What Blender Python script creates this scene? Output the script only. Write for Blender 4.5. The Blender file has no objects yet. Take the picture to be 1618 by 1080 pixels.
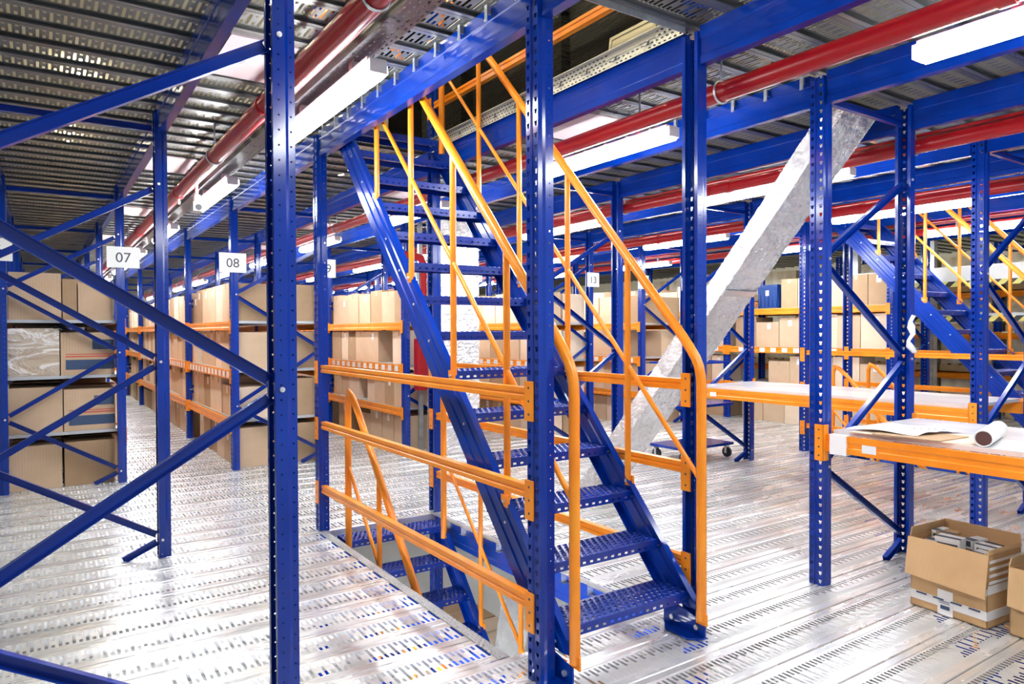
import bpy, bmesh, math, random
from mathutils import Vector, Matrix
random.seed(7)
S = bpy.context.scene
COL = S.collection
D = bpy.data

# ------------------------------------------------------------------ camera
FPX = 1111.4
yaw, pitch, roll = 0.592669348, -0.0144790777, 0.00423210937
fw = Vector((math.sin(yaw)*math.cos(pitch), math.cos(yaw)*math.cos(pitch), math.sin(pitch)))
rt = Vector((math.cos(yaw), -math.sin(yaw), 0)); dn = fw.cross(rt)
r2 = math.cos(roll)*rt + math.sin(roll)*dn; d2 = -math.sin(roll)*rt + math.cos(roll)*dn
cam = D.objects.new('camera', D.cameras.new('camera')); COL.objects.link(cam)
M = Matrix.Identity(4)
for i in range(3):
    M[i][0] = r2[i]; M[i][1] = -d2[i]; M[i][2] = -fw[i]
M[2][3] = 1.5
cam.matrix_world = M
cam.data.sensor_width = 36; cam.data.lens = FPX/1618*36
cam.data.clip_start = .05; cam.data.clip_end = 300
S.camera = cam
# ------------------------------------------------------------------ light
w = D.worlds.new('world'); S.world = w; w.use_nodes = True
w.node_tree.nodes['Background'].inputs[0].default_value = (.8, .9, 1, 1)
w.node_tree.nodes['Background'].inputs[1].default_value = .28
LAMP = 29.0
S.view_settings.view_transform = 'Standard'; S.view_settings.look = 'None'
S.view_settings.gamma = 1; S.view_settings.use_curve_mapping = False
S.view_settings.exposure = 1.35
S.cycles.max_bounces = 7; S.cycles.transparent_max_bounces = 14
S.cycles.diffuse_bounces = 4; S.cycles.glossy_bounces = 3
S.cycles.caustics_reflective = False; S.cycles.caustics_refractive = False
S.cycles.sample_clamp_indirect = 6

# ------------------------------------------------------------------ node maths
class X:
    """socket wrapper with arithmetic"""
    def __init__(s, nt, v): s.nt = nt; s.v = v
    def _m(s, op, *a):
        n = s.nt.nodes.new('ShaderNodeMath'); n.operation = op
        for i, q in enumerate((s,)+a):
            q = q.v if isinstance(q, X) else q
            if isinstance(q, (int, float)): n.inputs[i].default_value = q
            else: s.nt.links.new(q, n.inputs[i])
        return X(s.nt, n.outputs[0])
    def __add__(s, o): return s._m('ADD', o)
    def __sub__(s, o): return s._m('SUBTRACT', o)
    def __mul__(s, o): return s._m('MULTIPLY', o)
    def __truediv__(s, o): return s._m('DIVIDE', o)
    def fr(s): return s._m('FRACT')
    def fl(s): return s._m('FLOOR')
    def ab(s): return s._m('ABSOLUTE')
    def lt(s, o): return s._m('LESS_THAN', o)
    def gt(s, o): return s._m('GREATER_THAN', o)
    def mx(s, o): return s._m('MAXIMUM', o)
    def inv(s): return X(s.nt, 1.0)._m('SUBTRACT', s)
    def btw(s, a, b): return s.gt(a)*s.lt(b)

def newmat(name, col=(.5,.5,.5), rough=.5, metal=0, spec=.5):
    m = D.materials.new(name); m.use_nodes = True
    b = m.node_tree.nodes['Principled BSDF']
    b.inputs['Base Color'].default_value = (*col, 1)
    b.inputs['Roughness'].default_value = rough
    b.inputs['Metallic'].default_value = metal
    b.inputs['Specular IOR Level'].default_value = spec
    return m
def bs(m): return m.node_tree.nodes['Principled BSDF']
def coords(m, kind='Object'):
    nt = m.node_tree; tc = nt.nodes.new('ShaderNodeTexCoord'); sp = nt.nodes.new('ShaderNodeSeparateXYZ')
    nt.links.new(tc.outputs[kind], sp.inputs[0])
    return tc.outputs[kind], [X(nt, sp.outputs[i]) for i in range(3)]
def noise(m, vec, scale, detail=3, rough=.55, stretch=None, dist=0):
    nt = m.node_tree
    if stretch:
        mp = nt.nodes.new('ShaderNodeMapping'); mp.inputs['Scale'].default_value = stretch
        nt.links.new(vec, mp.inputs[0]); vec = mp.outputs[0]
    n = nt.nodes.new('ShaderNodeTexNoise'); n.inputs['Scale'].default_value = scale
    n.inputs['Detail'].default_value = detail; n.inputs['Roughness'].default_value = rough
    n.inputs['Distortion'].default_value = dist
    nt.links.new(vec, n.inputs['Vector']); return n.outputs[0]
def ramp(m, fac, stops):
    nt = m.node_tree; r = nt.nodes.new('ShaderNodeValToRGB'); e = r.color_ramp.elements
    while len(e) < len(stops): e.new(.5)
    for i, (p, c) in enumerate(stops): e[i].position = p; e[i].color = (*c, 1)
    nt.links.new(fac, r.inputs[0]); return r.outputs[0]
def setc(m, out, inp='Base Color'): m.node_tree.links.new(out, bs(m).inputs[inp])
def bump(m, out, strength=.3, dist=.01):
    nt = m.node_tree; b = nt.nodes.new('ShaderNodeBump'); b.inputs['Strength'].default_value = strength
    b.inputs['Distance'].default_value = dist; nt.links.new(out, b.inputs['Height'])
    nt.links.new(b.outputs[0], bs(m).inputs['Normal'])
def punch(m, hole):
    """hole = X mask, 1 where the sheet is cut away"""
    nt = m.node_tree; t = nt.nodes.new('ShaderNodeBsdfTransparent'); mix = nt.nodes.new('ShaderNodeMixShader')
    nt.links.new(hole.v, mix.inputs[0]); nt.links.new(bs(m).outputs[0], mix.inputs[1]); nt.links.new(t.outputs[0], mix.inputs[2])
    nt.links.new(mix.outputs[0], nt.nodes['Material Output'].inputs[0])

BLUE = (.0006, .026, .28)
ORANGE = (.87, .235, .012)
# floor decking: galvanised planks with slots, planks run along X
Y0 = 2.69
def deck_material(name, lo, hi, rough=.34, metal=.55):
    m = newmat(name, rough=rough, metal=metal)
    vec, (x, y, z) = coords(m)
    v = ((y - Y0 + 50)/.25).fr()*.25
    c = x/.0285 + 500
    fx = c.fr(); par = ((c.fl())/2).fr().gt(.25)
    inx = (fx-.5).ab().lt(.25)
    long_ = v.btw(.062, .195); s1 = v.btw(.062, .098); s2 = v.btw(.155, .195)
    hole = inx*(long_*par.inv() + (s1+s2)*par)
    punch(m, hole)
    pl = ((y - Y0 + 50)/.25).fl()
    nt = m.node_tree
    wn = nt.nodes.new('ShaderNodeTexWhiteNoise'); wn.noise_dimensions = '1D'; nt.links.new(pl.v, wn.inputs['W'])
    n1 = noise(m, vec, 1.6, 4, .6, (1, 3.5, 1)); n2 = noise(m, vec, 22, 3)
    a = X(nt, wn.outputs[0])*.35 + X(nt, n1)*.9 + X(nt, n2)*.25 - .3
    setc(m, ramp(m, a.v, [(.15, lo), (.85, hi)]))
    flat_ = v.btw(.05,.21).inv(); r = X(nt, n1)*.3 + (rough-.13) - flat_*.10; setc(m, r.v, 'Roughness')
    emb = ((fx-.5).ab()*(v.btw(.05, .21)))
    bump(m, emb.v, .25, .004)
    return m
DECK = deck_material('galvanised_deck', (.62,.61,.60), (.97,.97,.98))
DECKUP = deck_material('galvanised_ceiling_deck', (.17,.17,.16), (.34,.34,.32), .40, .5)  # same decking as the floor, colour darkened to paint in the ceiling's shade
GALV = newmat('galvanised', (.55,.57,.60), .38, .75)
v_, _ = coords(GALV); setc(GALV, ramp(GALV, noise(GALV, v_, 9, 4), [(.3,(.4,.42,.44)),(.7,(.72,.74,.77))]))
def slotted(name, ax, ay, px_, py_, col, fill=(.27,.2), metal=.6):
    m = newmat(name, col, .4, metal); _, c = coords(m)
    u = c[ax]/px_ + 100; v = c[ay]/py_ + 100
    off = (v.fl()/2).fr().gt(.25)*.5
    punch(m, ((u+off).fr()-.5).ab().lt(fill[0])*((v.fr()-.5).ab().lt(fill[1])))
    return m
EDGE = slotted('slotted_edge_strip', 1, 0, .036, .018, (.55,.56,.57))
EDGEV = slotted('slotted_edge_angle', 1, 2, .036, .022, (.6,.6,.56))
TRAYM = slotted('slotted_tray', 1, 0, .05, .03, (.14,.14,.15), (.25,.16))
BLUEM = newmat('blue_paint', BLUE, .16, 0, .4)
v_, _ = coords(BLUEM); setc(BLUEM, ramp(BLUEM, noise(BLUEM, v_, 3, 3), [(.3,(.0004,.024,.25)),(.75,(.0008,.038,.36))]))
BLUEM2 = newmat('blue_paint_bright', (.002,.05,.42), .25, 0, .6)
ORM = newmat('orange_paint', ORANGE, .3, 0, .5)
v_, _ = coords(ORM); setc(ORM, ramp(ORM, noise(ORM, v_, 4, 3), [(.3,(.90,.25,.008)),(.75,(.98,.34,.02))]))
def post_material():
    m = newmat('blue_upright_steel', BLUE, .15, 0, .45)
    vec, (x, y, z) = coords(m)
    setc(m, ramp(m, noise(m, vec, 3, 3), [(.3,(.0004,.024,.25)),(.75,(.0008,.038,.36))]))
    t = (z/.05 + 100).fr()
    front = x.lt(-.03)
    wid = (t-.3)*.012 + .006            # keyhole: wide at the top, narrow below
    key = (y.ab()-.027).ab().lt(wid)*t.btw(.3, .72)
    side = y.ab().gt(.040)
    dz = (t-.5)*.05
    rr = lambda x0: ((x-x0)*(x-x0) + dz*dz).lt(.0035**2)
    dots = (rr(.018) + rr(-.024)).gt(.5)
    punch(m, (front*key + side*dots).gt(.5))
    return m
POSTM = post_material()
TREADM = newmat('blue_tread_steel', BLUE, .25, 0, .6)
_, (tx, ty, tz) = coords(TREADM)
PX, PY = .036, .034
row = (ty/PY).fl(); off = (row/2 + 20).fr().gt(.25)*.5
ux = ((tx/PX + off).fr()-.5)*PX; uy = ((ty/PY).fr()-.5)*PY
top = tz.gt(-.004)*ty.btw(.008, .20)
hole_ = (ux*ux + uy*uy).lt(.0085**2)*top
fl_ = tz.btw(-.036, -.026)*(((tx/.045).fr()-.5).ab().lt(.2))
punch(TREADM, (hole_ + fl_*ty.lt(.004)).gt(.5))
RED = newmat('red_paint', (.36,.006,.010), .3, 0, .4)
WHITE = newmat('white_plastic', (.8,.8,.8), .4)
PAPER = newmat('white_paper', (.86,.86,.86), .6)
PINK = newmat('pale_board', (.62,.50,.50), .35, .1)
BLACK = newmat('black_rubber', (.02,.02,.022), .6)
GREY = newmat('grey_shelf_steel', (.52,.54,.56), .4, .4)
INK = newmat('ink', (.05,.06,.08), .6)
STEEL = newmat('bolt_steel', (.75,.76,.78), .3, .8)
def carton_mat(name, a, b):
    m = newmat(name, a, .75, 0, .2); vec, (x, y, z) = coords(m)
    n = noise(m, vec, 5, 3); setc(m, ramp(m, n, [(.25,a),(.8,b)]))
    f = ((x+y)*260)._m('SINE')
    bump(m, f.v, .12, .002)
    return m
CART = [carton_mat('carton_board', (.56,.40,.26), (.66,.48,.33)),
        carton_mat('carton_board_pale', (.69,.54,.40), (.78,.62,.47)),
        carton_mat('carton_board_dark', (.40,.265,.155), (.47,.32,.195))]
KRAFT = carton_mat('carton_board_kraft', (.56,.35,.17), (.66,.43,.23))
TAPE = newmat('packing_tape', (.56,.42,.28), .25)
LABEL = newmat('label_paper', (.82,.82,.82), .6)
NAVY = newmat('navy_print', (.04,.075,.16), .6)
REDPR = newmat('red_print', (.6,.1,.06), .6)
BIN = newmat('blue_plastic', (.006,.045,.22), .4)
FILM = newmat('stretch_film', (.72,.68,.62), .15, 0, .8)
v_, _ = coords(FILM); n_ = noise(FILM, v_, 5, 5, .6, (.6,1,1.5), 1.2); bump(FILM, n_, 1, .05)
setc(FILM, ramp(FILM, n_, [(.40,(.52,.41,.30)),(.50,(.60,.50,.40)),(.56,(.92,.90,.87)),(.62,(.62,.52,.42))]))  # pale streaks paint the film's highlights into its colour
BFILM = newmat('black_stretch_film', (.002,.002,.0022), .16, 0, .3)
v_, _ = coords(BFILM); bump(BFILM, noise(BFILM, v_, 6, 5, .65, (1,1,7), 1.2), 1, .03)
FOIL = newmat('foil_wrap', (.78,.77,.77), .24, .8)
v_, _ = coords(FOIL); n_ = noise(FOIL, v_, 6, 8, .7, (1,1,1), 2.2); bump(FOIL, n_, .6, .03)
setc(FOIL, ramp(FOIL, noise(FOIL, v_, 3, 4), [(.3,(.74,.73,.72)),(.7,(.95,.95,.95))]))
HAZ = newmat('hazard_tape', (.8,.7,.1), .5); _, (hx,hy,hz) = coords(HAZ)
hm = ((hy*5 + hz*5).fr().gt(.5)); setc(HAZ, ramp(HAZ, hm.v, [(.4,(.75,.68,.2)),(.6,(.02,.02,.02))]))
WOOD = newmat('pale_board_worktop', (.62,.61,.62), .22, .0, .5)
v_, _ = coords(WOOD); setc(WOOD, ramp(WOOD, noise(WOOD, v_, 2.2, 5, .6, (1,.5,1)), [(.3,(.52,.52,.55)),(.7,(.78,.77,.76))]))
CONC = newmat('painted_concrete', (.8,.8,.79), .5)
v_, _ = coords(CONC); setc(CONC, ramp(CONC, noise(CONC, v_, .8, 4), [(.3,(.72,.72,.71)),(.7,(.84,.84,.83))]))
WALLM = newmat('wall_panel', (.66,.66,.64), .6)
DARKW = newmat('roof_panel', (.62,.58,.46), .7)
def emis(name, col, st):
    m = D.materials.new(name); m.use_nodes = True; nt = m.node_tree; nt.nodes.clear()
    e = nt.nodes.new('ShaderNodeEmission'); e.inputs[0].default_value = (*col,1); e.inputs[1].default_value = st
    o = nt.nodes.new('ShaderNodeOutputMaterial'); nt.links.new(e.outputs[0], o.inputs[0]); return m
TUBE = emis('fluorescent_tube', (.93,.97,1), LAMP)
TUBEW = emis('warm_fluorescent_tube', (1,.90,.62), 120)

# ------------------------------------------------------------------ mesh building
class MB:
    def __init__(s): s.v = []; s.f = []; s.m = []; s.sm = []
    def add(s, vs, fs, mi=0, smooth=False):
        b = len(s.v); s.v += [tuple(p) for p in vs]
        for f in fs: s.f.append([b+i for i in f]); s.m.append(mi); s.sm.append(smooth)
        return s
    def box(s, x0, x1, y0, y1, z0, z1, mi=0, T=None):
        vs = [Vector((x, y, z)) for z in (z0, z1) for y in (y0, y1) for x in (x0, x1)]
        if T: vs = [T @ p for p in vs]
        return s.add(vs, [(0,2,3,1),(4,5,7,6),(0,1,5,4),(2,6,7,3),(0,4,6,2),(1,3,7,5)], mi)
    def prism(s, prof, p0, p1, up=(0,0,1), mi=0, smooth=False, cap=True):
        """closed 2D profile (a,b): a along side = dir x up, b along up"""
        p0 = Vector(p0); p1 = Vector(p1); d = (p1-p0).normalized(); up = Vector(up)
        sd = d.cross(up).normalized(); up = sd.cross(d).normalized(); n = len(prof)
        vs = [p + sd*a + up*b for p in (p0, p1) for a, b in prof]
        fs = [(i, (i+1) % n, n+(i+1) % n, n+i) for i in range(n)]
        if cap: fs += [tuple(range(n))[::-1], tuple(range(n, 2*n))]
        return s.add(vs, fs, mi, smooth)
    def bar(s, p0, p1, w_, h_, up=(0,0,1), mi=0):
        return s.prism([(-w_/2,-h_/2),(w_/2,-h_/2),(w_/2,h_/2),(-w_/2,h_/2)], p0, p1, up, mi)
    def tube(s, pts, r, n=12, mi=0, cap=True):
        pts = [Vector(p) for p in pts]; rings = []
        up = None
        for i, p in enumerate(pts):
            a = (pts[i]-pts[i-1]).normalized() if i else None
            b = (pts[i+1]-pts[i]).normalized() if i < len(pts)-1 else None
            t = ((a or b)+(b or a)).normalized(); k = 1/max(.35, t.dot(b or a))
            if up is None:
                up = Vector((1,0,0)) if abs(t.x) < .9 else Vector((0,0,1))
            u = (up - t*up.dot(t)).normalized(); vv = t.cross(u); up = u
            if a and b and (a-b).length > 1e-4:
                nrm = (b-a).normalized()
            else: nrm = None
            ring = []
            for j in range(n):
                q = u*math.cos(2*math.pi*j/n)*r + vv*math.sin(2*math.pi*j/n)*r
                if nrm is not None: q += nrm*q.dot(nrm)*(k-1)
                ring.append(p+q)
            rings.append(ring)
        vs = [q for r_ in rings for q in r_]; fs = []
        for i in range(len(rings)-1):
            for j in range(n): fs.append((i*n+j, i*n+(j+1) % n, (i+1)*n+(j+1) % n, (i+1)*n+j))
        s.add(vs, fs, mi, True)
        if cap: s.add(rings[0], [tuple(range(n))[::-1]], mi); s.add(rings[-1], [tuple(range(n))], mi)
        return s
    def build(s, name, mats, parent=None, loc=None):
        me = D.meshes.new(name); me.from_pydata(s.v, [], s.f)
        me.polygons.foreach_set('material_index', s.m); me.polygons.foreach_set('use_smooth', s.sm)
        for m in (mats if isinstance(mats, (list, tuple)) else [mats]): me.materials.append(m)
        bm = bmesh.new(); bm.from_mesh(me); bmesh.ops.recalc_face_normals(bm, faces=bm.faces); bm.to_mesh(me); bm.free()
        o = D.objects.new(name, me); COL.objects.link(o)
        if parent: o.parent = parent
        if loc: o.location = loc
        return o
def sheet(line, t=.0025):
    """open polyline -> closed thin profile"""
    L = [Vector(p) for p in line]; A = []; B = []
    for i, p in enumerate(L):
        d1 = (L[i]-L[i-1]).normalized() if i else None
        d2_ = (L[i+1]-L[i]).normalized() if i < len(L)-1 else None
        d1 = d1 or d2_; d2_ = d2_ or d1
        n1 = Vector((-d1.y, d1.x)); n2 = Vector((-d2_.y, d2_.x)); n = (n1+n2)
        n = n/max(.3, n.length_squared)*2 if n.length > 1e-6 else n1
        n = n*min(1, 1)
        A.append(p); B.append(p+n*t)
    return [tuple(p) for p in A] + [tuple(p) for p in reversed(B)]
def empty(name, loc=(0,0,0), rz=0):
    o = D.objects.new(name, None); COL.objects.link(o); o.location = loc; o.rotation_euler.z = rz
    o.empty_display_size = .1; return o
def tag(o, label=None, cat=None, group=None, kind=None):
    if label: o['label'] = label
    if cat: o['category'] = cat
    if group: o['group'] = group
    if kind: o['kind'] = kind
    return o
KIDS = {}
def dup(o, parent=None):
    c = o.copy(); COL.objects.link(c)
    if parent: c.parent = parent
    for ch in KIDS.get(o.name) or [k for k in o.children]: dup(ch, c)
    return c
def place(proto, loc, label, cat=None, group=None, rz=None):
    """first use moves the proto itself"""
    if proto.get('_used'):
        o = dup(proto)
    else:
        o = proto; proto['_used'] = 1
    o.location = loc
    if rz is not None: o.rotation_euler.z = rz
    tag(o, label, cat, group); return o
ORD = ['first','second','third','fourth','fifth','sixth','seventh','eighth','ninth','tenth','eleventh','twelfth','thirteenth','fourteenth','fifteenth','sixteenth','seventeenth','eighteenth','nineteenth','twentieth']

PITCH = 2.83
ROW = [2.43 + PITCH*k if k < 2 else 8.09 + PITCH*(k-2) for k in range(9)]
ROW[1] = 5.24
COLX = [-.28, .69, 1.78, 2.75, 3.83, 4.81, 5.88, 6.85, 7.92, 8.9, 9.97, 10.95]
PAIR = [(0,1),(2,3),(4,5),(6,7),(8,9),(10,11)]
WALKROW = ['nearest','second','third','fourth','fifth','sixth','seventh','eighth','ninth']
PAIRN = ['left of aisle sign 07','stair','aisle sign 11','aisle sign 13','second stair','far right']

# ------------------------------------------------------------------ setting
def deck(name, z, x0, x1, y0, y1, holes, mat, flange=.06):
    b = MB(); k0 = int(round((y0-Y0)/.25)); k1 = int(round((y1-Y0)/.25))
    prof = [(.002,-.02-flange*.0),(.002,-.0045),(.006,0),(.050,0),(.054,-.002),(.206,-.002),(.210,0),(.244,0),(.248,-.0045)]
    under = [(.03,-flange),(.002,-flange),(.002,-.02)]
    for k in range(k0, k1):
        y = Y0+.25*k
        segs = [(x0, x1)]
        for (a, b_, c, d) in holes:
            if y+.125 > c and y+.125 < d:
                ns = []
                for s0, s1 in segs:
                    if b_ <= s0 or a >= s1: ns.append((s0, s1)); continue
                    if a > s0: ns.append((s0, a))
                    if b_ < s1: ns.append((b_, s1))
                segs = ns
        line = [(.03,-flange),(.002,-flange)] + prof[1:] + [(.248,-flange),(.22,-flange)]
        for s0, s1 in segs:
            vs = []; n = len(line)
            for xx in (s0, s1): vs += [(xx, y+a, z+c) for a, c in line]
            b.add(vs, [(i, i+1, n+i+1, n+i) for i in range(n-1)])
    return b.build(name, mat)
STAIRDX = 6.14
HOLE = [(1.79, 2.68, 2.69, 5.19), (1.79+STAIRDX, 2.68+STAIRDX, 2.69, 5.19)]
HOLEU = [(1.79, 2.68, 2.43, 5.19), (1.79+STAIRDX, 2.68+STAIRDX, 2.43, 5.19)]
fo = deck('floor', 0, -5, 15, -1.81, 34, HOLE, DECK); tag(fo, kind='structure')
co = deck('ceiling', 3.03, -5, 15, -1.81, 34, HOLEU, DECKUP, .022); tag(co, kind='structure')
b = MB(); b.box(-8, 24, -6, 36, -3.12, -3.02); tag(b.build('floor', CONC), kind='structure')
b = MB(); b.box(-8, 24, -6, 36, 7.2, 7.3); tag(b.build('ceiling', DARKW), kind='structure')
b = MB(); b.box(-8, 24, 36, 36.2, -3.02, 7.2); tag(b.build('wall_back', WALLM), kind='structure')
b = MB(); b.box(22, 22.2, -6, 36, -3.02, 7.2); tag(b.build('wall_right', WALLM), kind='structure')
b = MB(); b.box(-8.2, -8, -6, 36, -3.02, 7.2); tag(b.build('wall_left', WALLM), kind='structure')

# ------------------------------------------------------------------ uprights, frames, beams
PP = [(.0375,.030),(.0375,.05),(-.004,.05),(-.015,.043),(-.0375,.043),(-.0375,.013),(-.030,.008),(-.030,-.008),(-.0375,-.013),(-.0375,-.043),(-.015,-.043),(-.004,-.05),(.0375,-.05),(.0375,-.030)]
def post_mesh(z0, z1):
    b = MB(); pr = sheet(PP, .003)
    # side axis: dir(0,0,1) x up
    b.prism(pr, (0,0,z0), (0,0,z1), up=(0,1,0))
    return b
def mk(name, b, mats): 
    return b.build(name, mats)
post_me = post_mesh(0, 2.98).build('tmp_post', POSTM); PM = post_me.data
D.objects.remove(post_me)
def newobj(name, me, parent=None, loc=(0,0,0), rz=0):
    o = D.objects.new(name, me); COL.objects.link(o); o.parent = parent; o.location = loc; o.rotation_euler.z = rz; return o
# in PP x<0 is the perforated front; prism side axis for dir +z, up +y is (z x y) = -x, so flip
for v in PM.vertices: v.co.x = -v.co.x
PM.flip_normals()
BRC = sheet([(-.02,.018),(-.02,-.012),(.02,-.012),(.02,.018)], .0025)
def make_frame(wid):
    f = empty('rack_frame')
    newobj('post', PM, f, (0,0,0), 0); newobj('post', PM, f, (wid,0,0), math.pi)
    L, R_ = .045, wid-.045
    nodes = [(R_,.12),(L,.70),(R_,1.31),(L,1.92),(R_,2.49)]
    for (a, za), (c, zc) in zip(nodes, nodes[1:]):
        b = MB(); b.prism(BRC, (a,0,za+(.03 if zc>za else -.03)), (c,0,zc-(.03 if zc>za else -.03)), up=(0,-1,0)); b.build('brace', BLUEM, f)
    b = MB(); b.prism(BRC, (R_-.2,0,.01), (R_,0,.10), up=(0,-1,0)); b.build('brace', BLUEM, f)
    b = MB(); b.prism(BRC, (L,0,2.86), (R_,0,2.86), up=(0,-1,0)); b.build('brace', BLUEM, f)
    for a, z in nodes:
        b = MB(); xx = a + (.03 if a > .5 else -.03)
        b.tube([(xx,-.056,z),(xx,-.049,z)], .009, 10); b.tube([(xx,-.06,z),(xx,-.056,z)], .005, 8)
        b.build('bolt', STEEL, f)
    return f
frame_p = make_frame(.97)
NAMES = {0:'left of the aisle', 1:'behind sign 08', 2:'beyond the first stair', 3:'behind sign 13', 4:'beyond the second stair', 5:'at the far right'}
def row_phrase(r): return 'in the %s cross row from the camera' % WALKROW[r]
SP = {(0,0):'big near blue rack frame with zigzag braces cut by the left photo edge',
      (0,1):'blue rack frame at left standing one bay behind the big near one',
      (0,2):'blue rack frame at the end of the shelving carrying the sign 07',
      (1,2):'blue rack frame at the end of the shelving carrying the sign 08',
      (2,0):'blue rack frame in front of the foil duct carrying the near worktop',
      (2,1):'blue rack frame seen between the near stair and the foil duct',
      (3,1):'blue rack frame behind the blue trolley at the end of the long worktop',
      (3,0):'blue rack frame at right carrying the near end of the long worktop',
      (3,2):'blue rack frame at the end of the shelving carrying the sign 13'}
def frame_label(p, r):
    return SP.get((p,r)) or 'blue rack frame %s, %s' % (NAMES[p], row_phrase(r))
for p, (a, c) in enumerate(PAIR):
    for r in range(9):
        if p in (1, 4) and r < 2: continue
        if p == 5 and r < 1: continue
        if p == 0 and r > 7: continue
        place(frame_p, (COLX[a], ROW[r], 0), frame_label(p, r), 'rack frame', 'blue rack frames on the deck')
# single posts around the stairs
pp = empty('upright_post'); newobj('post', PM, pp)
PN = {0:'big blue perforated post in front of the stair holding orange rail ends', 1:'blue perforated post beside the foot of the stair and bent handrail',
      2:'blue perforated post at the far left end of the orange guard rails', 3:'blue perforated post seen behind the middle treads of the stair'}
i = 0
for dx in (0, STAIRDX):
    for r in (0, 1):
        for k, x in enumerate((1.78, 2.75)):
            lab = PN[r*2+k] if dx == 0 else PN[r*2+k].replace('the stair','the second stair').replace('big ','').replace('far left end','left end') + ' at far right'
            place(pp, (x+dx, ROW[r], 0), lab, 'post', 'posts around the stair openings', math.pi if k else 0)
for (x, y, z, lab) in [(1.78,5.24,3.1,'dark blue upstairs post at the left of the stair opening'),(2.75,5.24,3.1,'dark blue upstairs post carrying the end of the orange upstairs rail'),
                       (1.78,5.24,-3.02,'blue post on the lower storey under the left end of the guard rails'),(2.75,5.24,-3.02,'blue post on the lower storey beside the lower stair'),
                       (2.75,2.43,-3.02,'blue lower storey post under the foot of the stair'),(1.78,2.43,-3.02,'blue lower storey post under the near stair corner'),(1.78,2.43,3.1,'blue upstairs post continuing above the big near post'),(2.75,2.43,3.1,'blue upstairs post above the opening, right side')]:
    place(pp, (x, y, z), lab, 'post', 'posts on other storeys', 0)

# ceiling beams
BP = [(-.025,-.095),(.025,-.095),(.025,-.055),(.021,-.05),(.021,.03),(.025,.035),(.025,.095),(-.025,.095),(-.025,.035),(-.021,.03),(-.021,-.05),(-.025,-.055)]
def make_beam(L, prof, mat, name, zc=0, plates=None):
    f = empty(name)
    b = MB(); b.prism(prof, (0,.004,zc), (0,L-.004,zc), up=(0,0,1)); b.build('beam', mat, f)
    if plates:
        for yy, s_ in ((0,1),(L,-1)):
            b = MB(); x0, x1, z0, z1 = plates
            b.box(x0, x1, yy-(.056 if s_ > 0 else -.0), yy+(0 if s_>0 else .056), z0, z1)
            b.box(x0, x0+.055, yy+(0 if s_>0 else -.004), yy+(.004 if s_>0 else 0), z0, z1)
            pl = b.build('connector', mat, f)
            b = MB()
            for q in range(3):
                zz = z0 + (z1-z0)*(q+.5)/3; yc = yy-s_*.028
                b.tube([(x0-.001,yc,zz),(x0+.0005,yc,zz)], .006, 8)
            b.build('slot', INK, pl)
    return f
LB = PITCH-.1
cb = make_beam(LB, BP, BLUEM, 'ceiling_beam')
yb = [ROW[0]-PITCH] + ROW
cbn = ['over the left aisle edge','over the near left rack frames','over the near left side of the stair','over the right side of the stair','over the near worktop front','over the near worktop back','over the long worktop front','over the long worktop back','over the second stair left side','over the second stair right side','over the far right shelving front','over the far right shelving back']
for ci, x in enumerate(COLX):
    for r in range(9):
        y = yb[r]+.05
        L = yb[r+1]-yb[r]-.1
        o = place(cb, (x, y, 2.911), 'blue ceiling beam %s, %s span from the camera side' % (cbn[ci], WALKROW[r]), 'beam', 'blue ceiling beams')
        o.scale.y = L/LB
for (x, y, lab) in [(3.83, 1.35, 'blue cross beam under the ceiling above the near worktop'), (5.88, 1.35, 'blue cross beam under the ceiling above the right edge')]:
    c = empty('cross_beam', (x+.03, y, 2.9)); b = MB(); b.prism([(-.02,-.05),(.02,-.05),(.02,.05),(-.02,.05)], (0,0,0), (.92,0,0)); b.build('beam', BLUEM, c)
    tag(c, lab, 'beam')

# orange rack beams
RP = [(-.022,-.05),(.022,-.05),(.022,.02),(.008,.026),(.008,.05),(-.022,.05),(-.022,.018),(-.018,.012),(-.018,-.012),(-.022,-.018)]
GP = [(-.02,-.028),(.02,-.028),(.02,.028),(-.02,.028),(-.02,.008),(-.015,.004),(-.015,-.004),(-.02,-.008)]
rb = make_beam(LB, RP, ORM, 'shelf_beam', 0, (-.045,-.038,-.09,.07))
gr = make_beam(LB, GP, ORM, 'guard_rail', 0, (-.045,-.038,-.11,.06))
def stair_group(dx, dz, nm):
    hn = [('bottom', .32), ('middle', .803), ('top', 1.228)]
    for side, x, s_ in (('left', 1.78, 1), ('right', 2.75, -1)):
        for h, z in hn:
            place(gr, (x+dx+ (-.0), 2.48, z+dz), '%s of three orange guard rails, %s side of %s' % (h, side, nm), 'guard rail', 'orange guard rails round stair openings')
stair_group(0, 0, 'the near stair opening')
stair_group(STAIRDX, 0, 'the second stair opening at right')
stair_group(0, 3.05, 'the upstairs opening above the near stair')

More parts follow.
